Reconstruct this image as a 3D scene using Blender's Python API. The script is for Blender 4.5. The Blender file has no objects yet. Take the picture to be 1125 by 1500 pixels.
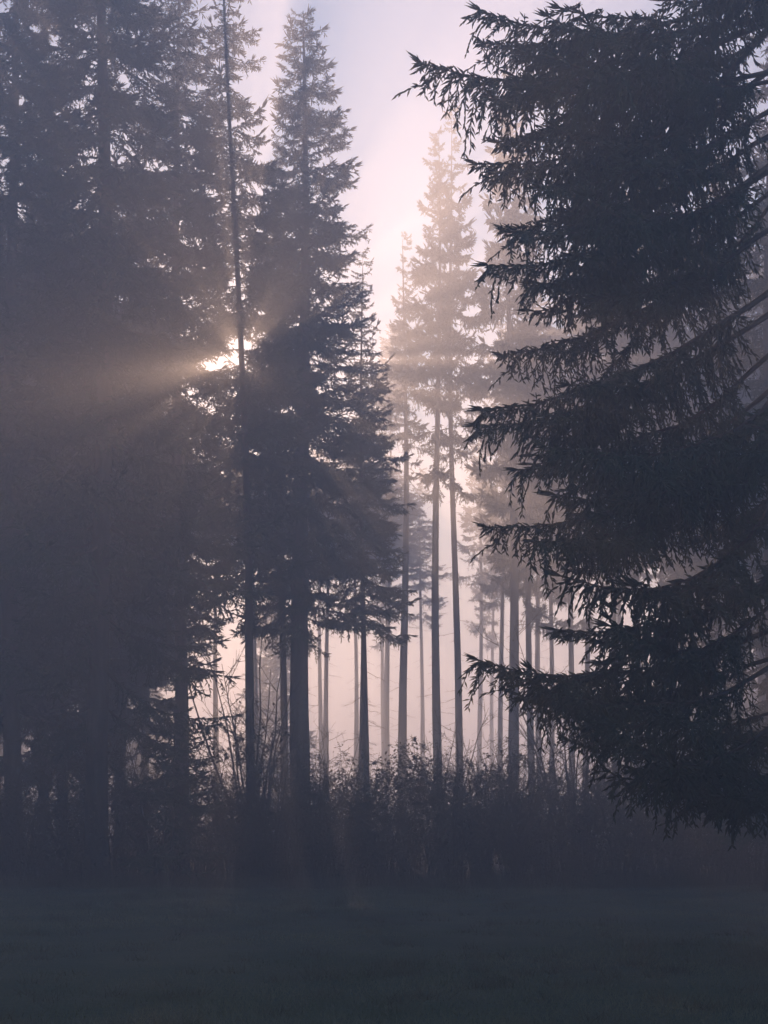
import bpy, math, random
import numpy as np
from mathutils import Vector, Matrix

random.seed(7)
RNG = np.random.default_rng(7)
scene = bpy.context.scene
col = scene.collection

# ------------------------------------------------------------------ camera
F, HX, HY, CAMZ = 2083.0, 562.5, 1205.0, 1.6      # focal length and horizon in photo pixels (1125 x 1500)
cam_d = bpy.data.cameras.new('camera')
cam = bpy.data.objects.new('camera', cam_d); col.objects.link(cam)
cam.location = (0, 0, CAMZ); cam.rotation_euler = (math.radians(90), 0, 0)
cam_d.sensor_fit = 'VERTICAL'; cam_d.sensor_height = 36.0; cam_d.lens = 36.0 * F / 1500
cam_d.shift_y = (HY - 750) / 1500                 # level camera, rising front: trunks stay upright
cam_d.clip_end = 5000
scene.camera = cam

# ------------------------------------------------------------------ sky, sun, exposure
SUN_PX, SUN_PY = 352.0, 528.0
SUN_DIR = Vector(((SUN_PX - HX) / F, 1.0, (HY - SUN_PY) / F)).normalized()
SUN_EL = math.asin(SUN_DIR.z); SUN_AZ = math.atan2(SUN_DIR.x, SUN_DIR.y)
world = bpy.data.worlds.new('World'); scene.world = world; world.use_nodes = True
wn = world.node_tree.nodes; wl = world.node_tree.links; wn.clear()
sky = wn.new('ShaderNodeTexSky'); sky.sky_type = 'NISHITA'; sky.sun_disc = False
sky.sun_elevation = SUN_EL; sky.sun_rotation = SUN_AZ
sky.air_density = 1.3; sky.dust_density = 0.1; sky.ozone_density = 4.0
bg = wn.new('ShaderNodeBackground'); bg.inputs['Strength'].default_value = 0.14
wo = wn.new('ShaderNodeOutputWorld')
wl.new(sky.outputs['Color'], bg.inputs['Color']); wl.new(bg.outputs[0], wo.inputs['Surface'])
sun_d = bpy.data.lights.new('sun', 'SUN'); sun_d.energy = 5.0; sun_d.angle = math.radians(0.53)
sun_d.color = (1.0, 0.58, 0.34)
sun = bpy.data.objects.new('sun', sun_d); col.objects.link(sun)
sun.rotation_euler = (-SUN_DIR).to_track_quat('-Z', 'Y').to_euler()
sun.location = SUN_DIR * 300
HAZE_DENSITY, HAZE_G = 0.0145, 0.68
scene.view_settings.view_transform = 'Standard'; scene.view_settings.look = 'None'
scene.view_settings.gamma = 1.0; scene.view_settings.use_curve_mapping = False
scene.view_settings.exposure = -0.04
cy = scene.cycles
cy.use_denoising = True
try: cy.denoiser = 'OPENIMAGEDENOISE'
except Exception: pass
cy.max_bounces = 6; cy.diffuse_bounces = 2; cy.glossy_bounces = 1; cy.transmission_bounces = 2
cy.volume_bounces = 4; cy.transparent_max_bounces = 4
cy.use_adaptive_sampling = False

# ------------------------------------------------------------------ helpers
def P(px, py, Y):
    return Vector(((px - HX) / F * Y, Y, CAMZ + (HY - py) / F * Y))
def PX(px, Y): return (px - HX) / F * Y
def PZ(py, Y): return CAMZ + (HY - py) / F * Y

def tag(o, label=None, cat=None, group=None, kind=None):
    if label: o['label'] = label
    if cat: o['category'] = cat
    if group: o['group'] = group
    if kind: o['kind'] = kind
    return o
def empty(name, loc):
    o = bpy.data.objects.new(name, None); col.objects.link(o); o.location = loc
    o.empty_display_size = 0.3
    return o
class Geo:
    """collects triangle soup with a material index per face"""
    def __init__(self): self.v = []; self.f = []; self.m = []; self.n = 0
    def add(self, v, f, m=0):
        v = np.asarray(v, float).reshape(-1, 3); f = np.asarray(f, int).reshape(-1, 3)
        self.v.append(v); self.f.append(f + self.n); self.m.append(np.full(len(f), m, int)); self.n += len(v)
    def add_geo(self, g, M):
        v, f, m = g
        R = np.array(M.to_3x3()); t = np.array(M.to_translation())
        self.v.append(v @ R.T + t); self.f.append(f + self.n); self.m.append(m); self.n += len(v)
    def arrays(self):
        return np.concatenate(self.v), np.concatenate(self.f), np.concatenate(self.m)
    def mesh(self, name, mats, smooth=False):
        v, f, m = self.arrays()
        me = bpy.data.meshes.new(name)
        me.vertices.add(len(v)); me.vertices.foreach_set('co', v.astype(np.float32).ravel())
        me.loops.add(len(f) * 3); me.loops.foreach_set('vertex_index', f.astype(np.int32).ravel())
        me.polygons.add(len(f)); me.polygons.foreach_set('loop_start', np.arange(0, len(f) * 3, 3, dtype=np.int32))
        for x in mats: me.materials.append(x)
        me.polygons.foreach_set('material_index', m.astype(np.int32))
        me.polygons.foreach_set('use_smooth', np.full(len(f), smooth))
        me.update(calc_edges=True); me.validate()
        return me
def link(name, me, parent=None):
    o = bpy.data.objects.new(name, me); col.objects.link(o)
    if parent is not None: o.parent = parent
    return o

def frames(d):
    d = d / (np.linalg.norm(d, axis=1, keepdims=True) + 1e-9)
    ref = np.where(np.abs(d[:, 2:3]) < 0.9, np.array([[0, 0, 1.0]]), np.array([[1.0, 0, 0]]))
    a = np.cross(d, ref); a /= (np.linalg.norm(a, axis=1, keepdims=True) + 1e-9)
    return d, a, np.cross(d, a)
def spindles(g, p0, p1, r, m=1):
    """needle-clad shoots: slim three-sided double cones from p0 to p1"""
    p0 = np.asarray(p0); p1 = np.asarray(p1); r = np.asarray(r).reshape(-1, 1); n = len(p0)
    if n == 0: return
    d, a, b = frames(p1 - p0)
    mid = p0 + (p1 - p0) * 0.42
    ph = RNG.uniform(0, 6.28, (n, 1))
    ring = [mid + r * (np.cos(ph + k * 2.0944) * a + np.sin(ph + k * 2.0944) * b) for k in range(3)]
    v = np.stack([p0] + ring + [p1], 1)
    base = (np.arange(n) * 5)[:, None, None]
    f = np.array([[0, 2, 1], [0, 3, 2], [0, 1, 3], [4, 1, 2], [4, 2, 3], [4, 3, 1]])[None]
    g.add(v.reshape(-1, 3), (f + base).reshape(-1, 3), m)
def tube(g, pts, rad, sides=5, m=0, cap=True):
    pts = np.asarray(pts, float); rad = np.asarray(rad, float); n = len(pts)
    d = np.gradient(pts, axis=0); _, a, b = frames(d)
    ref = a[0]
    for i in range(n):                                   # keep the frame from twisting
        t = d[i] / (np.linalg.norm(d[i]) + 1e-9)
        x = ref - t * ref.dot(t); x /= (np.linalg.norm(x) + 1e-9)
        a[i] = x; b[i] = np.cross(t, x); ref = x
    th = np.arange(sides) / sides * 2 * math.pi
    rad2 = rad if rad.ndim == 2 else rad[:, None] * np.ones((1, sides))
    v = pts[:, None] + rad2[:, :, None] * (np.cos(th)[None, :, None] * a[:, None] + np.sin(th)[None, :, None] * b[:, None])
    i = np.arange(n - 1)[:, None] * sides; k = np.arange(sides)[None]; k2 = (k + 1) % sides
    q = np.stack([i + k, i + k2, i + sides + k2, i + sides + k], -1).reshape(-1, 4)
    f = np.concatenate([q[:, [0, 1, 2]], q[:, [0, 2, 3]]])
    g.add(v.reshape(-1, 3), f, m)
def twig_prisms(g, p0, p1, r0, r1, m=0):
    """many straight thin twigs at once, three-sided"""
    p0 = np.asarray(p0); p1 = np.asarray(p1); n = len(p0)
    if n == 0: return
    d, a, b = frames(p1 - p0)
    r0 = np.broadcast_to(np.asarray(r0, float).reshape(-1, 1), (n, 1)); r1 = np.broadcast_to(np.asarray(r1, float).reshape(-1, 1), (n, 1))
    vs = []
    for p, r in ((p0, r0), (p1, r1)):
        for k in range(3): vs.append(p + r * (math.cos(k * 2.0944) * a + math.sin(k * 2.0944) * b))
    v = np.stack(vs, 1); base = (np.arange(n) * 6)[:, None, None]
    f = np.array([[0, 1, 4], [0, 4, 3], [1, 2, 5], [1, 5, 4], [2, 0, 3], [2, 3, 5]])[None]
    g.add(v.reshape(-1, 3), (f + base).reshape(-1, 3), m)
def leaves(g, p, size, m=1, flat=0.5):
    """small folded leaf blades, four triangles each... two halves bent on the midrib"""
    p = np.asarray(p); n = len(p)
    if n == 0: return
    d = RNG.normal(0, 1, (n, 3)); d[:, 2] *= flat; d[:, 2] -= 0.25
    d, a, b = frames(d)
    s = np.asarray(size).reshape(-1, 1) * np.ones((n, 1))
    w = 0.34 * s
    lift = b * (0.12 * s)
    v = np.stack([p, p + d * s * 0.5 + a * w + lift, p + d * s, p + d * s * 0.5 - a * w + lift], 1)
    base = (np.arange(n) * 4)[:, None, None]
    g.add(v.reshape(-1, 3), (np.array([[0, 1, 2], [0, 2, 3]])[None] + base).reshape(-1, 3), m)

# ------------------------------------------------------------------ materials
def mat(name, c1, c2, scale=8.0, rough=0.8, bump=0.0, bscale=None, objvar=0.0, trans=0.0, stretch=(1, 1, 1), spec=0.3):
    m = bpy.data.materials.new(name); m.use_nodes = True
    nt = m.node_tree; N = nt.nodes; L = nt.links; N.clear()
    out = N.new('ShaderNodeOutputMaterial'); b = N.new('ShaderNodeBsdfPrincipled')
    b.inputs['Roughness'].default_value = rough
    b.inputs['Specular IOR Level'].default_value = spec
    tc = N.new('ShaderNodeTexCoord'); mp = N.new('ShaderNodeMapping'); mp.inputs['Scale'].default_value = stretch
    L.new(tc.outputs['Object'], mp.inputs[0])
    no = N.new('ShaderNodeTexNoise'); no.inputs['Scale'].default_value = scale; no.inputs['Detail'].default_value = 4
    L.new(mp.outputs[0], no.inputs['Vector'])
    mix = N.new('ShaderNodeMix'); mix.data_type = 'RGBA'
    mr = N.new('ShaderNodeMapRange'); mr.inputs[1].default_value = 0.3; mr.inputs[2].default_value = 0.7
    L.new(no.outputs['Fac'], mr.inputs[0]); L.new(mr.outputs[0], mix.inputs['Factor'])
    mix.inputs[6].default_value = (*c1, 1); mix.inputs[7].default_value = (*c2, 1)
    colr = mix.outputs[2]
    if objvar:
        oi = N.new('ShaderNodeObjectInfo'); hv = N.new('ShaderNodeHueSaturation')
        m2 = N.new('ShaderNodeMapRange'); m2.inputs[3].default_value = 1 - objvar; m2.inputs[4].default_value = 1 + objvar
        L.new(oi.outputs['Random'], m2.inputs[0]); L.new(m2.outputs[0], hv.inputs['Value']); L.new(colr, hv.inputs['Color'])
        colr = hv.outputs[0]
    L.new(colr, b.inputs['Base Color'])
    if bump:
        bn = N.new('ShaderNodeTexNoise'); bn.inputs['Scale'].default_value = bscale or scale * 3; bn.inputs['Detail'].default_value = 5
        L.new(mp.outputs[0], bn.inputs['Vector'])
        bp = N.new('ShaderNodeBump'); bp.inputs['Strength'].default_value = bump; bp.inputs['Distance'].default_value = 0.03
        L.new(bn.outputs['Fac'], bp.inputs['Height']); L.new(bp.outputs[0], b.inputs['Normal'])
    if trans:
        t = N.new('ShaderNodeBsdfTranslucent'); L.new(colr, t.inputs['Color'])
        ms = N.new('ShaderNodeMixShader'); ms.inputs[0].default_value = trans
        L.new(b.outputs[0], ms.inputs[1]); L.new(t.outputs[0], ms.inputs[2]); L.new(ms.outputs[0], out.inputs['Surface'])
    else:
        L.new(b.outputs[0], out.inputs['Surface'])
    return m
M_bark = mat('spruce_bark', (0.055, 0.042, 0.035), (0.12, 0.095, 0.08), 6, 0.9, 0.8, 22, 0.2, 0, (1, 1, 0.25))
M_twig = mat('twig_wood', (0.05, 0.038, 0.03), (0.10, 0.078, 0.06), 12, 0.9, 0, None, 0.2)
M_needle = mat('spruce_needles', (0.022, 0.040, 0.020), (0.050, 0.075, 0.034), 3.0, 0.65, 0, None, 0.25)
M_leaf = mat('hedge_leaves', (0.045, 0.050, 0.022), (0.11, 0.085, 0.04), 4.0, 0.7, 0, None, 0.2, 0.3)
M_bramble = mat('bramble_leaves', (0.030, 0.040, 0.020), (0.075, 0.062, 0.034), 2.0, 0.75, 0, None, 0, 0.2)
M_grass = mat('meadow_grass', (0.12, 0.135, 0.075), (0.27, 0.25, 0.15), 0.35, 0.75, 0, None, 0, 0.2)
M_dry = mat('dry_grass', (0.10, 0.085, 0.05), (0.19, 0.16, 0.10), 2.0, 0.85, 0, None, 0, 0.2)
M_ground = mat('meadow_ground', (0.040, 0.055, 0.028), (0.085, 0.085, 0.05), 0.6, 0.95, 0.6, 9)
M_litter = mat('forest_litter', (0.06, 0.042, 0.028), (0.13, 0.09, 0.055), 1.5, 0.95, 0.7, 7)

# ------------------------------------------------------------------ ground
def sheet(name, x0, x1, y0, y1, nx, ny, z, amp, m):
    xs = np.linspace(-1, 1, nx); xs = np.sign(xs) * np.abs(xs) ** 2.2
    xs = np.where(xs < 0, -xs * x0, xs * x1)
    t = np.linspace(0, 1, ny) ** 2.0; ys = y0 + (y1 - y0) * t
    X, Y = np.meshgrid(xs, ys)
    Z = z + amp * (np.sin(X * 0.9 + 1.3) * np.cos(Y * 0.7) * 0.5 + np.sin(X * 0.31 - Y * 0.23) * 0.8 + np.sin(X * 2.3 + Y * 1.9) * 0.15)
    v = np.stack([X, Y, Z], -1).reshape(-1, 3)
    i = np.arange(ny - 1)[:, None] * nx + np.arange(nx - 1)[None]
    f = np.concatenate([np.stack([i, i + 1, i + nx + 1], -1).reshape(-1, 3), np.stack([i, i + nx + 1, i + nx], -1).reshape(-1, 3)])
    g = Geo(); g.add(v, f, 0)
    return tag(link(name, g.mesh(name, [m], True)), kind='structure')
sheet('meadow', -700, 700, -120, 1200, 81, 161, 0.0, 0.02, M_ground)
sheet('forest_floor', -120, 120, 36.0, 140, 61, 61, 0.07, 0.025, M_litter)

# ------------------------------------------------------------------ spruce boughs
def bough_geo(L, dens=1.0, shoot=0.11, rad=0.015, comb=1.0, up=0.22, droop=0.18, tert=2, rs=0, blen=0.27, bmax=1.35, fans=3, amp=0.5, bare=0.12):
    """a Norway spruce bough along +X: arched limb, side limbs, hanging combs of branchlets, upturned finger shoots"""
    r = np.random.default_rng(1000 + rs)
    g = Geo()
    P0, P1, RR = [], [], []
    def limb(org, az, L, droop, up, wood, depth):
        nseg = 9; t = np.linspace(0, 1, nseg)
        bend = r.normal(0, 0.07) * L
        lx = L * t * (1 - 0.03 * t); ly = bend * np.sin(t * 3.1) + np.cumsum(r.normal(0, 0.011 * L, nseg)) * (t > 0)
        lz = L * (-droop * t + up * t ** 3) + np.cumsum(r.normal(0, 0.009 * L, nseg)) * (t > 0) * (t < 0.99)
        ca, sa = math.cos(az), math.sin(az)
        ax = np.stack([org[0] + lx * ca - ly * sa, org[1] + lx * sa + ly * ca, org[2] + lz], 1)
        def axis(u): return np.array([np.interp(u, t, ax[:, k]) for k in range(3)])
        tube(g, ax, 0.005 + wood * (1 - t) ** 1.1, 5, 0)
        fw = np.array([ca, sa, 0]); sw = np.array([-sa, ca, 0])
        step = 0.085 / dens * max(1, shoot / 0.11)
        n = max(5, int(L * 0.86 / step))
        ph = r.uniform(0, 6.28, 2); fr = r.uniform(9, 16)
        u0 = bare if depth == 0 else 0.02
        for j in range(n):
            u = u0 + (1 - u0) * (j + r.uniform(-0.4, 0.4)) / n
            if u > 0.99 or u < 0.02: continue
            p = axis(u); rem = (1 - u)
            for s in (-1, 1):
                clump = 0.62 + amp * math.sin(u * fr * (0.5 + 0.2 * L) + ph[0] + s) 
                env = min(1.0, (u - u0 + 0.12) * 3.5 + 0.4 * depth) * (0.20 + 0.95 * rem ** 0.75)
                ln = L * blen * env * r.uniform(0.3, 1.2) * max(0.08, clump) * (1.0 + 0.35 * depth) + shoot * 0.8
                ln = min(ln, bmax * r.uniform(0.6, 1.0))
                ang = math.radians(r.uniform(25, 75))
                d = fw * math.cos(ang) + sw * s * math.sin(ang) + np.array([0, 0, r.uniform(-0.35, 0.15)])
                hang = comb * r.uniform(0.25, 1.5) * (0.25 + 0.9 * rem)
                q = p.copy(); k = max(2, int(ln / (shoot * 0.85))); st = ln / k
                for i in range(k):
                    d = d + np.array([0, 0, -hang * st * 2.2]) + r.normal(0, 0.13, 3)
                    d /= np.linalg.norm(d)
                    q2 = q + d * st
                    P0.append(q - d * st * 0.15); P1.append(q2 + d * st * 0.15); RR.append(rad * (1.0 - 0.25 * i / k))
                    sd = np.cross(d, [0, 0, 1.0]) + r.normal(0, 0.25, 3); sd /= (np.linalg.norm(sd) + 1e-6)
                    for e in range(tert):
                        sg = -1 if (e + i) % 2 else 1
                        dd = d * 0.75 + sd * sg * r.uniform(0.4, 0.9) + np.array([0, 0, r.uniform(-0.45, 0.1)]) + r.normal(0, 0.12, 3)
                        dd /= np.linalg.norm(dd)
                        o = q + d * st * r.uniform(0, 0.9)
                        P0.append(o); P1.append(o + dd * shoot * r.uniform(0.6, 1.35) * (1 - 0.3 * i / k)); RR.append(rad * 0.9)
                    q = q2
            if r.random() < 0.6:                               # short upright shoots on the ridge of the limb
                dd = fw * 0.7 + sw * r.normal(0, 0.45) + np.array([0, 0, r.uniform(0.2, 0.8)]); dd /= np.linalg.norm(dd)
                P0.append(p); P1.append(p + dd * shoot * r.uniform(0.7, 1.25)); RR.append(rad)
        tip = axis(1.0); dr = axis(1.0) - axis(0.9); dr /= np.linalg.norm(dr)
        for k in range(5):                                     # leading fingers
            dd = dr + sw * [0, 0.7, -0.7, 0.35, -0.35][k] + np.array([0, 0, r.uniform(-0.1, 0.35)]); dd /= np.linalg.norm(dd)
            P0.append(tip - dr * shoot * 0.5 * (k > 0)); P1.append(tip + dd * shoot * r.uniform(1.1, 1.7)); RR.append(rad * 1.05)
        uu = np.linspace(0.45, 1, int(L * 0.55 / shoot) + 2)
        for a, b in zip(uu[:-1], uu[1:]):
            P0.append(axis(a)); P1.append(axis(b + 0.01)); RR.append(rad * 1.25)
        if depth == 0 and L > 1.2:
            sg = r.choice([-1, 1])
            for k in range(fans):
                u = bare + 0.13 + (0.62 - bare) * (k + r.uniform(0, 0.8)) / fans; sg = -sg
                limb(axis(u), sg * math.radians(r.uniform(22, 48)), L * (1 - u) * r.uniform(0.55, 0.85), r.uniform(0.1, 0.55), r.uniform(0.1, 0.4), wood * 0.4, 1)
    limb(np.zeros(3), 0.0, L, droop, up, 0.0085 * L, 0)
    spindles(g, np.array(P0), np.array(P1), np.array(RR), 1)
    return g
SHAPE = ((0.16, 0.20), (0.30, 0.26), (0.40, 0.42))          # droop and upturn of the bough variants
HERO = {}      # near detail, by length class
for L in (1.4, 2.6, 4.0):
    HERO[L] = [bough_geo(L, 1.75, 0.105, 0.0125, comb=3.4, tert=3, amp=0.6, bare=0.30, rs=int(L * 10) + i, up=SHAPE[i][1], droop=SHAPE[i][0], blen=0.36, bmax=0.85) for i in range(3)]
MID = {}
for L in (0.7, 1.5, 2.6, 3.8):
    MID[L] = [bough_geo(L, 0.88, 0.145, 0.021, comb=1.4, rs=200 + int(L * 10) + i, up=SHAPE[i][1], droop=SHAPE[i][0], blen=0.34, bmax=1.3) for i in range(3)]
FAR = {}
for L in (0.7, 1.5, 2.6, 3.8):
    FAR[L] = [bough_geo(L, 0.78, 0.21, 0.032, comb=1.4, rs=400 + int(L * 10) + i, up=SHAPE[i][1], droop=SHAPE[i][0], blen=0.34, bmax=1.2) for i in range(3)]
def split_mesh(g):
    """limb and needle sprays as two meshes"""
    v, f, m = g.arrays(); out = []
    for k, (nm, mt) in enumerate((('bough', M_twig), ('needle_spray', M_needle))):
        ff = f[m == k]; u, inv = np.unique(ff, return_inverse=True)
        h = Geo(); h.add(v[u], inv.reshape(-1, 3), 0); out.append(h.mesh(nm, [mt], k == 0))
    return out
HERO_ME = {L: [split_mesh(g) for g in gs] for L, gs in HERO.items()}
def near_bough(L, vi, parent, Mx):
    a, b = HERO_ME[L][vi]
    o = link('bough', a, parent); o.matrix_local = Mx
    link('needle_spray', b, o)
    return o
MID_ME = {L: [g.mesh('bough_mid', [M_twig, M_needle]) for g in gs] for L, gs in MID.items()}
FAR_ARR = {L: [g.arrays() for g in gs] for L, gs in FAR.items()}
def dead_geo(rs):
    r = np.random.default_rng(rs); g = Geo()
    t = np.linspace(0, 1, 6)
    ax = np.stack([t, 0.06 * np.sin(t * 4 + rs), -0.18 * t + r.normal(0, 0.012, 6)], 1)
    tube(g, ax, 0.011 * (1 - t) + 0.003, 4, 0)
    p0, p1 = [], []
    for k in range(9):
        u = r.uniform(0.25, 0.95); o = np.array([np.interp(u, t, ax[:, i]) for i in range(3)])
        d = np.array([0.7, r.choice([-1, 1]) * r.uniform(0.4, 0.9), r.uniform(-0.6, 0.25)]) * r.uniform(0.15, 0.35)
        p0.append(o); p1.append(o + d)
    twig_prisms(g, p0, p1, 0.004, 0.002, 0)
    return g
DEAD = [dead_geo(i) for i in range(3)]
DEAD_ME = [g.mesh('dead_branch', [M_twig]) for g in DEAD]; 

def trunk_mesh(H, r0, lean, rs):
    r = np.random.default_rng(rs); g = Geo()
    n = 22; t = np.linspace(0, 1, n) ** 1.3; S = 12
    z = t * H
    pts = np.stack([lean[0] * t + 0.10 * np.sin(z * 0.22 + rs), lean[1] * t + 0.08 * np.cos(z * 0.25 + rs * 2), z - 0.15], 1)
    rad = r0 * ((1 - t) ** 0.8 * 0.93 + 0.03) + r0 * 0.45 * np.exp(-z / 0.5)
    rad = rad[:, None] * (1 + r.normal(0, 0.025, (n, S)))
    rad *= 1 + (0.18 * np.exp(-z / 0.6))[:, None] * np.sin(np.arange(S) / S * 2 * math.pi * 5 + rs)[None]
    tube(g, pts, rad, S, 0)
    return g.mesh('trunk', [M_bark], True), (lambda zz: np.array([np.interp(zz, z, pts[:, k]) for k in range(2)]))

def cls(table, L): return min(table, key=lambda c: abs(math.log(c / L)))
SUNV = np.array(SUN_DIR)
def near_sun(p, d, Lb, rpx):
    """does a bough run through the line of sight to the sun (as seen from the meadow)?"""
    for u in (0.25, 0.6, 0.95):
        q = p + d * Lb * u - np.array([0, 0, 0.25 * Lb * u])
        x = HX + q[0] / q[1] * F; y = HY - (q[2] - CAMZ) / q[1] * F
        if (x - SUN_PX) ** 2 + (y - SUN_PY) ** 2 < (rpx * (0.55 + 0.45 * math.sin(q[0] * 7.3 + q[2] * 5.1))) ** 2: return True
    return False
NT = [0]
def crown_boughs(H, base, R, dens, power, pos, r, origin, gap, low=0.6):
    """yields matrix, length class, variant for each bough of a crown"""
    z = base
    while z < H - 0.25:
        f = (H - z) / (H - base)
        rz = R * min(1.0, f ** power) * (0.8 + 0.2 * min(1, (z - base) / 2.5)) * r.uniform(0.85, 1.1)
        nb = 6 if f > 0.3 else 5
        a0 = r.uniform(0, 6.28)
        for k in range(nb):
            if r.random() > dens * (low + (1 - low) * min(1.0, (1 - f) / 0.45)): continue
            az = a0 + k * 6.283 / nb + r.uniform(-0.35, 0.35)
            Lb = max(0.35, rz * r.uniform(0.55, 1.15))
            zz = z + r.uniform(-0.22, 0.22)
            pitch = math.radians(r.uniform(-8, 14) + 24 * (f - 0.6))       # droops low in the crown, rises near the top
            c = pos(zz)
            d = np.array([math.cos(az) * math.cos(pitch), math.sin(az) * math.cos(pitch), -math.sin(pitch)])
            if gap and near_sun(np.array([origin[0] + c[0], origin[1] + c[1], zz]), d, Lb, gap): continue
            L = cls(MID, Lb)
            yield (Matrix.Translation((c[0], c[1], zz)) @ Matrix.Rotation(az, 4, 'Z') @ Matrix.Rotation(pitch, 4, 'Y')
                   @ Matrix.Rotation(r.uniform(-0.2, 0.2), 4, 'X') @ Matrix.Scale(Lb / L, 4)), L, r.randrange(3)
        z += (0.30 + 0.16 * f) * r.uniform(0.85, 1.15)
def dead_branches(base, pos, r):
    z = 2.2
    while z < base + 2.5:
        c = pos(z)
        yield (Matrix.Translation((c[0], c[1], z)) @ Matrix.Rotation(r.uniform(0, 6.28), 4, 'Z')
               @ Matrix.Rotation(r.uniform(-0.1, 0.35), 4, 'Y') @ Matrix.Scale(r.uniform(0.12, 0.95), 4)), r.randrange(3)
        z += r.uniform(0.18, 0.6)
CROWNS = {}
def shared_crown(dens, power, key):
    """far crowns: 15 m tall, 2.6 m wide, standing on z = 0; shared between trees and scaled"""
    if (dens, power, key) not in CROWNS:
        r = random.Random(900 + key); g = Geo()
        for Mx, L, vi in crown_boughs(15, 0, 2.6, {0.33: 0.5, 0.5: 0.62}.get(dens, dens), power, lambda z: (0, 0), r, (0, 0), 0, 0.12 if dens < 0.4 else 0.3 if dens < 0.6 else 0.65): g.add_geo(FAR_ARR[L][vi], Mx)
        CROWNS[(dens, power, key)] = g.mesh('crown', [M_twig, M_needle])
    return CROWNS[(dens, power, key)]
def spruce(px, Y, H, r0, base, R, label, group=None, lean=(0, 0), dens=1.0, detail='mid', power=0.75, gap=0, name='spruce_tree'):
    """base: height of the lowest green bough, R: crown radius at its widest"""
    NT[0] += 1; rs = NT[0] * 17
    r = random.Random(rs)
    X = PX(px, Y)
    t = empty(name, (X, Y, 0.0)); tag(t, label, 'tree', group)
    tm, pos = trunk_mesh(H, r0, lean, rs)
    link('trunk', tm, t)
    if detail == 'mid':
        for Mx, L, vi in crown_boughs(H, base, R, dens, power, pos, r, (X, Y), gap):
            link('bough', MID_ME[L][vi], t).matrix_local = Mx
    elif detail == 'own':                                   # a crown of its own, open towards the sun
        g = Geo()
        for Mx, L, vi in crown_boughs(H, base, R, dens, power, pos, r, (X, Y), gap): g.add_geo(FAR_ARR[L][vi], Mx)
        link('crown', g.mesh('crown', [M_twig, M_needle]), t)
    else:
        q = min((0.33, 0.5, 0.7, 0.95), key=lambda k: abs(k - dens))
        o = link('crown', shared_crown(q, 0.7, NT[0] % 2), t)
        c0 = pos(base); c1 = pos(H)
        Sx = Matrix.Identity(4); Sx[0][0] = Sx[1][1] = R / 2.6; Sx[2][2] = (H - base + 0.3) / 15
        Sx[0][2] = (c1[0] - c0[0]) / 15; Sx[1][2] = (c1[1] - c0[1]) / 15
        o.matrix_local = Matrix.Translation((c0[0], c0[1], base)) @ Matrix.Rotation(r.uniform(0, 6.28), 4, 'Z') @ Sx if lean == (0, 0) else Matrix.Translation((c0[0], c0[1], base)) @ Sx
    for Mx, vi in dead_branches(base, pos, r):
        link('dead_branch', DEAD_ME[vi], t).matrix_local = Mx
    return t

# --- the front row of the forest edge (boughs are parts)
tree_a = spruce(148, 36, 31, 0.32, 6.5, 4.3, 'thick-trunked tall spruce standing in the dark hedge beside the leafy saplings', dens=0.95)
spruce(18, 39, 30, 0.28, 3.6, 4.4, 'dense dark spruce at the outer end of the row, beyond the thick-trunked one', dens=0.95)
spruce(262, 42, 29, 0.24, 8.0, 3.5, 'dark spruce squeezed between the thick-trunked spruce and the slim one before the sun', gap=24, dens=0.95)
spruce(374, 40, 28.5, 0.15, 8.0, 2.7, 'slim sparse spruce whose trunk crosses the low sun', lean=(-0.9, 0), dens=0.85, gap=33)
spruce(443, 44, 26.9, 0.36, 8.0, 3.1, 'broad conical spruce with a pointed top and thick hazy trunk, bordering the sky gap', dens=0.95, gap=48, power=0.52)
spruce(533, 47, 20.5, 0.13, 8.4, 2.3, 'shorter dark spruce leaning against the broad cone at the sky gap', dens=0.95)
for px, py, dy, z0, vi in ((394, 868, -0.6, 9.2, 1), (350, 1050, -0.9, 5.6, 2), (318, 985, 1.0, 6.8, 1), (300, 1085, 0.6, 4.6, 2), (40, 1010, -0.8, 6.4, 1), (60, 1100, -0.4, 4.6, 2), (370, 800, 0.4, 10.4, 0)):
    tip = P(px, py, 36 + dy); dx, dyy = tip.x - PX(148, 36), dy                # its low hanging boughs
    Lh = math.hypot(dx, dyy); pitch = math.atan((z0 - tip.z) / Lh + SHAPE[vi][1] - SHAPE[vi][0]); L = cls(MID, Lh)
    link('bough', MID_ME[L][vi], tree_a).matrix_local = (Matrix.Translation((0, 0, z0)) @ Matrix.Rotation(math.atan2(dyy, dx), 4, 'Z')
        @ Matrix.Rotation(pitch, 4, 'Y') @ Matrix.Scale(Lh / (0.97 * L * math.cos(pitch)), 4))
spruce(252, 35.4, 5.0, 0.06, 0.7, 1.75, 'small bushy young spruce in the hedge beside the thick trunk', dens=0.95, power=0.6)
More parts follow.
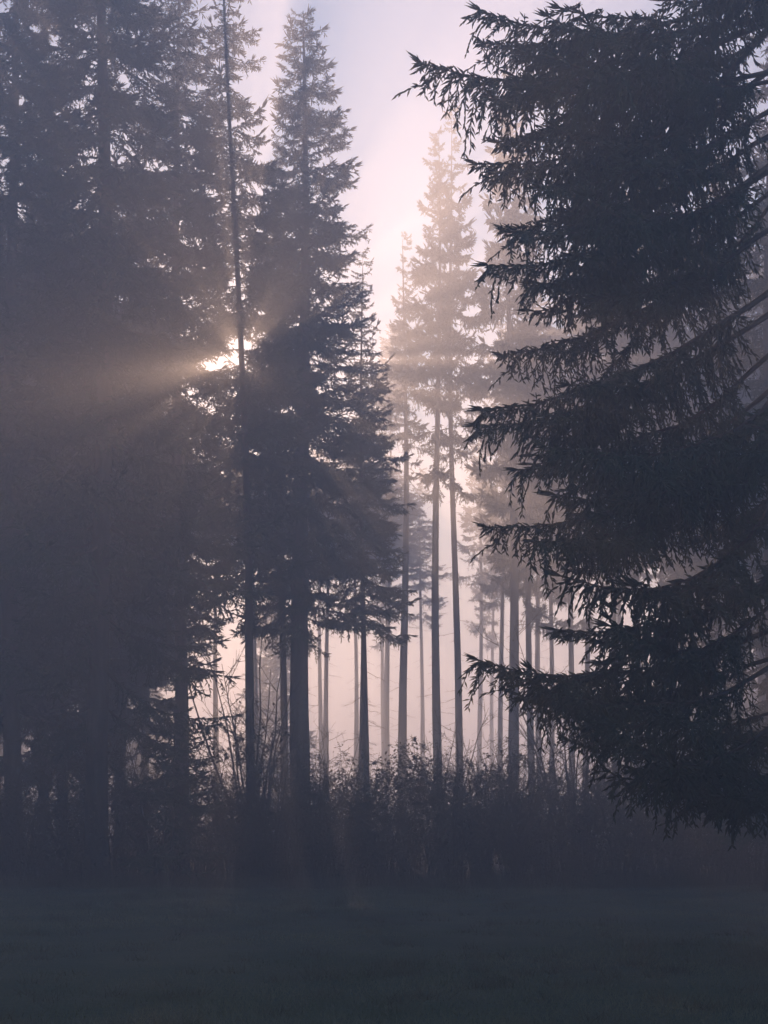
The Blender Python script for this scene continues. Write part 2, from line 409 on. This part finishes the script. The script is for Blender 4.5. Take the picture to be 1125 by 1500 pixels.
# --- trees further in (trunk and crown)
spruce(592, 64, 28.0, 0.24, 17, 1.6, 'slim hazy spruce at the bottom of the sky gap', dens=0.35, detail='far')
spruce(641, 59, 30.5, 0.22, 15, 2.1, 'straight bare-stemmed spruce, thicker of the close pair above the leafy bush', dens=0.35, detail='far')
spruce(671, 60, 31.7, 0.19, 16, 2.3, 'straight bare-stemmed spruce, thinner of the close pair above the leafy bush', dens=0.35, detail='far', lean=(-0.35, 0))
spruce(756, 57, 31.6, 0.25, 11.5, 2.8, 'sturdy bare-stemmed spruce rising behind the tip of the lowest long bough', dens=0.5, detail='far', lean=(-0.4, 0))
G = 'faint spruces deep in the haze'
far = [(570, 84, 31.0, .15, 25, 1.9, .7), (413, 48, 25, .15, 10, 2.4, .8), (528, 52, 18, .11, 11, 1.7, .5), 
       (735, 76, 30, .17, 13, 2.2, .33), (777, 62, 29, .18, 11, 2.5, .5), (806, 75, 29, .17, 12, 2.5, .5), (860, 70, 30, .17, 12, 2.7, .5),
       (903, 58, 28, .16, 13, 2.6, .65), (932, 63, 30, .24, 13, 2.8, .7), (985, 60, 29, .18, 12, 2.8, .7), (1050, 56, 28, .18, 11, 3.0, .7), (1115, 60, 28, .2, 9, 3.0, .8),
       (210, 56, 25, .2, 8, 3.6, .9), (96, 50, 24, .22, 4.5, 3.8, .9), (-40, 52, 26, .22, 7, 4, .9), (60, 45, 22, .2, 5.5, 3.6, .95), (180, 46, 23, .2, 4.6, 3.4, .95), (130, 60, 27, .2, 8, 3.6, .95), (20, 62, 28, .2, 8, 3.8, .95)]
OWN = {570: 'thin spruce filling the foot of the sky gap behind the shorter dark spruce', 413: 'slender spruce close beside the thick trunk of the broad cone',
       528: 'thin stem rising out of the hedge under the shorter dark spruce',
       735: 'palest misty stem between the close pair and the sturdy bare stem', 777: 'misty stem close behind the sturdy bare-stemmed spruce',
       806: 'misty slender stem second behind the sturdy bare stem, towards the huge spruce', 932: 'stout misty trunk seen between the drooping boughs of the huge spruce'}
for i, (px, Y, H, r0, b, R, d) in enumerate(far):
    spruce(px, Y, H, r0, b, R, OWN.get(px) or ('faint hazy spruce stem seen among the boughs of the huge spruce' if px > 800 else 'dark filled-in spruce behind the thick-trunked one in the dense end of the row'),
           None if px in OWN else G if px > 800 else 'dense spruces behind the thick trunk', dens=d, detail='own' if px in (210, 413) else 'far', gap=40)
G1 = 'added far row screening the sun'  # added row: crown heights set to block sun rays onto the meadow
back = [(-60, 70, 28), (30, 74, 27), (120, 68, 26), (200, 76, 26), (262, 70, 20), (318, 74, 19.5), (372, 69, 19), (430, 75, 20.5), (480, 77, 20.8), (470, 92, 25.5), (520, 90, 25.5), (565, 93, 25.5),
        (790, 80, 31), (835, 73, 30), (905, 78, 29), (970, 72, 30), (1045, 77, 30), (1120, 70, 29), (1200, 76, 30)]
for i, (px, Y, H) in enumerate(back):
    spruce(px, Y, H, .2, (12.0 if px < 230 else 18.0 if Y > 85 else 15.3) + (i * 5 % 4) * 0.35, 3.3, 'misty full-crowned spruce in the far row added to keep sun off the meadow', G1, dens=.95, detail='far')
for px, Y, H in ((562, 104, 27), (617, 98, 26), (703, 95, 29), (722, 112, 30)):
    spruce(px, Y, H, .21, 15, 2.4, 'ghostly pale spruce stem barely showing in the brightest mist', 'ghostly stems in the bright mist', dens=.33, detail='far')
G3 = 'added low-branched spruces at the back'  # added trees; those at the left block and dim the low bright mist
for i, (px, Y, H) in enumerate([(-30, 88, 27), (60, 98, 27), (205, 99, 25), (405, 99, 22), (1010, 92, 28), (1075, 97, 28), (1150, 90, 28)]):
    spruce(px, Y, H, .2, 2.2 + (i * 3 % 5) * .5, 3.4, 'misty spruce with branches to the ground added behind the tall stems', G3, dens=.95, detail='far')
G2 = 'spruces beyond the sides of the view'
for px, Y, H in ((-170, 40, 30), (-360, 42, 29), (-300, 52, 30), (1290, 44, 30), (1420, 40, 29), (1560, 46, 31)):
    spruce(px, Y, H, .26, 5, 4.2, 'tall dense spruce continuing the row past the ends of the hedge', G2, dens=.9, detail='far')

# --- the big spruce on the right, near the camera
HT = (1205, 16.5)
hx = PX(HT[0], HT[1])
hero = empty('spruce_tree', (hx, HT[1], 0)); tag(hero, 'huge dark spruce with long drooping boughs reaching out over the meadow', 'tree')
tm, hpos = trunk_mesh(29, 0.42, (0, 0), 5); link('trunk', tm, hero)
def hero_bough(tip_px, tip_py, dy, rise=0.0, var=None, roll=0.0, rnd=random.Random(3)):
    """a bough from the trunk to a tip seen at (px, py), dy metres nearer (-) or further than the trunk"""
    Y = HT[1] + dy
    tip = P(tip_px, tip_py, Y)
    dx, dyy = tip.x - hx, tip.y - HT[1]
    Lh = math.hypot(dx, dyy); az = math.atan2(dyy, dx)
    z0 = tip.z + rise * Lh
    L = cls(HERO, Lh); vi = rnd.randrange(3) if var is None else var
    # the mesh's own tip height (droop and upturn), so that the tip lands on the spot
    own = SHAPE[vi][1] - SHAPE[vi][0]
    pitch = math.atan(rise + own)
    s = Lh / (L * 0.97 * math.cos(pitch))
    Mx = Matrix.Translation((0, 0, z0)) @ Matrix.Rotation(az, 4, 'Z') @ Matrix.Rotation(pitch, 4, 'Y') @ Matrix.Rotation(roll, 4, 'X') @ Matrix.Scale(s, 4)
    return near_bough(L, vi, hero, Mx)
HB = []
for rise, tips in ((.10, ((702, 12, -.4), (616, 92, .2), (706, 62, 1.1), (765, 120, -.7), (850, 40, -1.5), (930, 90, 1.6))),
                   (.48, ((712, 268, -.3), (700, 240, .6), (750, 205, 1.2), (800, 270, -1.0))),
                   (.40, ((740, 335, .3), (722, 388, -.5), (772, 425, .9), (735, 352, -1.0), (860, 405, 1.2), )),
                   (.46, ((706, 622, .1), (716, 596, -.7), (738, 520, .8), (745, 690, .4), (800, 655, -1.5))),
                   (.50, ((716, 772, .2), (765, 792, -.6), (800, 725, .8), (815, 850, -.2), )),
                   (.6, ((985, 705, -1.2), (1015, 790, .8), (1045, 860, -.6))),
                   (.24, ((815, 922, .7), (880, 905, -.8))),
                   (.16, ((692, 966, -.1), (742, 985, -.8), (800, 1015, .7), (870, 1045, -1.4), (905, 1080, .4), (1045, 1075, 1.2), (1075, 1120, -.4), (925, 1125, -.9), (1000, 1150, .6), (1060, 1165, -1.1)))):
    HB += [(px, py, dy, rise) for px, py, dy in tips]
for i, (px, py, dy, rise) in enumerate(HB):
    hero_bough(px, py, dy, rise + ((i * 13) % 5 - 2) * 0.025, roll=((i * 37) % 7 - 3) * 0.07)
rr = random.Random(11)
z = 3.4
while z < 28.5:                                            # the rest of its crown, on the far sides of the trunk
    f = (29 - z) / 27; R = 3.6 * min(1, f ** 0.6)
    for k in range(2):
        az = rr.uniform(-1.3, 1.3) if z < 11 else rr.uniform(0, 6.28)
        Lb = max(0.5, R * rr.uniform(0.6, 1.05)); L = cls(HERO, Lb); pitch = math.radians(rr.uniform(4, 22))
        c = hpos(z)
        near_bough(L, rr.randrange(3), hero, Matrix.Translation((c[0], c[1], z + rr.uniform(-.2, .2))) @ Matrix.Rotation(az, 4, 'Z') @ Matrix.Rotation(pitch, 4, 'Y') @ Matrix.Scale(Lb / L, 4))
    z += 0.8
# a second spruce closing the right-hand side, just behind the big one
spruce(1135, 33, 24, 0.3, 1.6, 3.0, 'bushy spruce half hidden behind the huge drooping one, skirts down to the hedge', dens=0.6)

# ------------------------------------------------------------------ shrubs and saplings of the hedge
def shrub_geo(rs, h=3.2, stems=7, spread=0.35, leafy=0.0, leaf=0.07, twigs=11, sub=4, upright=0.75):
    r = np.random.default_rng(rs); g = Geo(); Lp = []
    p0, p1, ra, rb = [], [], [], []
    for s in range(stems):
        az = r.uniform(0, 6.283); H = h * r.uniform(0.55, 1.05); out = spread * H * r.uniform(0.3, 1.1)
        t = np.linspace(0, 1, 7)
        ax = np.stack([0.12 * math.cos(az) + out * math.cos(az) * t ** 1.4, 0.12 * math.sin(az) + out * math.sin(az) * t ** 1.4, H * t - 0.06], 1)
        ax[1:, :2] += np.cumsum(r.normal(0, 0.03, (6, 2)), 0)
        tube(g, ax, 0.003 + (0.006 + 0.0045 * H) * (1 - t), 4, 0)
        for k in range(twigs):
            u = r.uniform(0.18, 0.98); o = np.array([np.interp(u, t, ax[:, i]) for i in range(3)])
            a2 = r.uniform(0, 6.283); ln = h * 0.22 * r.uniform(0.5, 1.3) * (1.2 - 0.7 * u)
            d = np.array([math.cos(a2), math.sin(a2), upright + r.uniform(-0.4, 0.4)]); d /= np.linalg.norm(d)
            m = o + d * ln * 0.55 + r.normal(0, 0.02, 3); e = m + (d + [0, 0, 0.25]) * ln * 0.5
            p0 += [o, m]; p1 += [m, e]; ra += [0.0055, 0.004]; rb += [0.004, 0.002]
            for q in range(sub):
                v = r.uniform(0.2, 1.0); o2 = o + (e - o) * v
                d2 = d * 0.6 + r.normal(0, 0.6, 3) + [0, 0, 0.2]; d2 /= np.linalg.norm(d2)
                e2 = o2 + d2 * ln * r.uniform(0.2, 0.5)
                p0.append(o2); p1.append(e2); ra.append(0.003); rb.append(0.0016)
                nl = r.poisson(leafy)
                for w in range(nl): Lp.append(o2 + (e2 - o2) * r.uniform(0.2, 1.0))
    twig_prisms(g, np.array(p0), np.array(p1), np.array(ra), np.array(rb), 0)
    if Lp: leaves(g, np.array(Lp), r.uniform(0.6, 1.2, len(Lp)) * leaf, 1)
    return g
BARE = [shrub_geo(300 + i, 3.3, 11, 0.30, 0.3, 0.05, twigs=13, sub=5).mesh('bare_shrub', [M_twig, M_leaf]) for i in range(4)]
LEAFY = [shrub_geo(330 + i, 3.3, 9, 0.38, 3.4, 0.085, twigs=14, sub=5, upright=0.35) for i in range(3)]
LEAFY = [split_mesh(g) for g in LEAFY]
for a, b in LEAFY: b.materials[0] = M_leaf
def put(name, me, px, Y, h, label, cat, group=None, base_h=3.3, rot=None):
    s = h / base_h
    if isinstance(me, list):
        o = empty(name, (0, 0, 0)); link('branchwork', me[0], o); link('foliage', me[1], o)
    else: o = link(name, me)
    o.location = (PX(px, Y), Y, 0.05); o.scale = (s * 1.05, s * 1.05, s); o.rotation_euler.z = random.uniform(0, 6.28) if rot is None else rot
    return tag(o, label, cat, group)
put('leafy_bush', LEAFY[0], 665, 37.6, 4.0, 'tallest leafy bush in the hedge below the close pair of bare stems', 'bush')
put('leafy_bush', LEAFY[1], 335, 36.6, 4.4, 'leafy sapling in the hedge beside the thick trunk, on its sunward side', 'sapling')
put('leafy_bush', LEAFY[2], 95, 36.4, 4.6, 'leafy sapling in the hedge on the outer side of the thick trunk', 'sapling')
put('leafy_bush', LEAFY[2], 235, 37.4, 4.2, 'leafy sapling right behind the thick-trunked spruce', 'sapling')
put('bare_shrub', BARE[0], 757, 36.8, 4.4, 'tallest bare twiggy shrub under the tip of the lowest long bough', 'shrub')
put('bare_shrub', BARE[1], 850, 39.0, 7.2, 'thin bare sapling reaching up between the drooping boughs', 'sapling')
put('bare_shrub', BARE[2], 368, 37.5, 6.6, 'tall bare sapling with arching twigs beside the slim sparse spruce', 'sapling')
for i, px in enumerate(range(395, 1060, 44)):
    put('leafy_bush', LEAFY[i % 3], px + (i * 17) % 19, 38.2 + (i * 7 % 5) * 0.55, 2.9 + (i * 11 % 6) * 0.17, 'low leafy bush in the back of the hedge against the bright mist', 'bush', 'leafy bushes in the back of the hedge')
GS = 'bare shrubs along the hedge'
sp = [(px, 36.2 + (i * 7 % 5) * 0.45, 3.0 + (i * 13 % 7) * 0.24) for i, px in enumerate(range(-120, 1290, 34))]
for i, (px, Y, h) in enumerate(sp):
    put('bare_shrub', BARE[i % 4], px + random.uniform(-14, 14), Y, h, 'bare twiggy shrub in the dark hedge along the meadow edge', 'shrub', GS)

def thicket():
    g = Geo(); n = 130000; r = RNG
    x = r.uniform(-17, 17, n); y = 35.3 + 5.0 * r.beta(1.3, 1.6, n)
    top = 2.65 + 0.35 * np.sin(x * 0.9 + 1) + 0.25 * np.sin(x * 2.3) + 0.18 * np.sin(x * 5.1 + y) + 0.3 * np.sin(y * 1.7 + x * 0.4)
    top *= np.clip((y - 35.2) / 0.7, 0.25, 1)
    z = top * np.sqrt(r.uniform(0, 1, n)) * (1 + 0.18 * r.normal(0, 1, n) * (r.uniform(0, 1, n) > 0.8))
    z = np.clip(z, 0.04, 3.7)
    leaves(g, np.stack([x, y, z], 1), r.uniform(0.06, 0.12, n), 0)
    k = 5000
    x = r.uniform(-17, 17, k); y = r.uniform(35.4, 40, k); a = r.uniform(0, 6.28, k); hh = r.uniform(0.9, 2.5, k)
    p0 = np.stack([x, y, np.full(k, 0.0)], 1); d = np.stack([np.cos(a) * 0.25, np.sin(a) * 0.25, np.ones(k)], 1)
    pm = p0 + d * hh[:, None] * 0.6; pe = pm + (d * [2.0, 2.0, 0.7]) * hh[:, None] * 0.4
    twig_prisms(g, p0, pm, 0.006, 0.004, 1); twig_prisms(g, pm, pe, 0.004, 0.002, 1)
    return tag(link('bramble_thicket', g.mesh('bramble_thicket', [M_bramble, M_twig])), 'dark tangled bramble thicket forming the hedge between meadow and forest', 'bramble', kind='stuff')
thicket()

# ------------------------------------------------------------------ grass
def blades(g, x, y, h, w, m=0, lean=0.5, z=0.0):
    n = len(x); a = RNG.uniform(0, 6.283, n); l = RNG.normal(0, lean, (n, 2)) * h[:, None]
    ca = np.stack([np.cos(a), np.sin(a), np.zeros(n)], 1) * w[:, None]
    b = np.stack([x, y, np.full(n, z)], 1)
    v = np.stack([b - ca, b + ca, b + np.stack([l[:, 0], l[:, 1], h], 1)], 1)
    g.add(v.reshape(-1, 3), np.arange(3 * n).reshape(-1, 3), m)
def grass():
    g = Geo(); n = 280000; r = RNG
    u = r.uniform(0, 1, n); y = 8.5 + 27.5 * u ** 1.15; x = r.uniform(-1, 1, n) * (0.30 * y + 2.2)
    patch = 0.75 + 0.35 * np.sin(x * 1.1 + 2 * np.sin(y * 0.5)) * np.sin(y * 0.9 + x * 0.3) + 0.15 * np.sin(x * 4.1) * np.sin(y * 3.3)
    h = r.uniform(0.035, 0.085, n) * patch * (1 + 0.6 * (r.uniform(0, 1, n) > 0.97)); w = r.uniform(0.002, 0.0042, n) * (0.7 + y / 22)
    blades(g, x, y, h, w, 0, 0.5, -0.01)
    k = 420; cy_ = 9 + 27 * r.uniform(0, 1, k); cx_ = r.uniform(-1, 1, k) * (0.30 * cy_ + 2); q = r.integers(0, k, 26000)      # coarser tufts
    tx = cx_[q] + r.normal(0, 0.09, 26000); ty = cy_[q] + r.normal(0, 0.09, 26000)
    blades(g, tx, ty, r.uniform(0.05, 0.17, 26000), r.uniform(0.002, 0.005, 26000), 1, 0.7, -0.01)
    return tag(link('meadow_turf', g.mesh('meadow_turf', [M_grass, M_dry])), 'short dull green meadow grass in front of the hedge', 'grass', kind='stuff')
grass()
def edge_grass():
    g = Geo(); n = 26000; r = RNG
    cx = r.uniform(-15, 15, 420); cyy = r.uniform(34.2, 36.2, 420); k = r.integers(0, 420, n)
    x = cx[k] + r.normal(0, 0.16, n); y = cyy[k] + r.normal(0, 0.12, n)
    h = r.uniform(0.15, 0.55, n) * (0.4 + 0.35 * (cyy[k] - 34.0)); blades(g, x, y, h, r.uniform(0.003, 0.006, n), 0, 0.55)
    return tag(link('tall_dry_grass', g.mesh('tall_dry_grass', [M_dry])), 'pale tussocky dry grass at the foot of the hedge', 'grass', kind='stuff')
edge_grass()

# ------------------------------------------------------------------ haze
def haze():
    x, y0, y1, z0, z1 = 760, -180, 1260, -1.2, 32.2
    v = [(-x, y0, z0), (x, y0, z0), (x, y1, z0), (-x, y1, z0), (-x, y0, z1), (x, y0, z1), (x, y1, z1), (-x, y1, z1)]
    f = [(0, 3, 2, 1), (4, 5, 6, 7), (0, 1, 5, 4), (1, 2, 6, 5), (2, 3, 7, 6), (3, 0, 4, 7)]
    me = bpy.data.meshes.new('haze'); me.from_pydata(v, [], f); me.update()
    m = bpy.data.materials.new('haze'); m.use_nodes = True; N = m.node_tree.nodes; N.clear()
    o = N.new('ShaderNodeOutputMaterial'); pv = N.new('ShaderNodeVolumePrincipled')
    pv.inputs['Color'].default_value = (0.77, 0.85, 1.0, 1); pv.inputs['Density'].default_value = HAZE_DENSITY
    pv.inputs['Anisotropy'].default_value = HAZE_G
    m.node_tree.links.new(pv.outputs[0], o.inputs['Volume'])
    me.materials.append(m)
    return tag(link('haze', me), 'pale morning mist filling the forest edge', 'haze', kind='stuff')
haze()
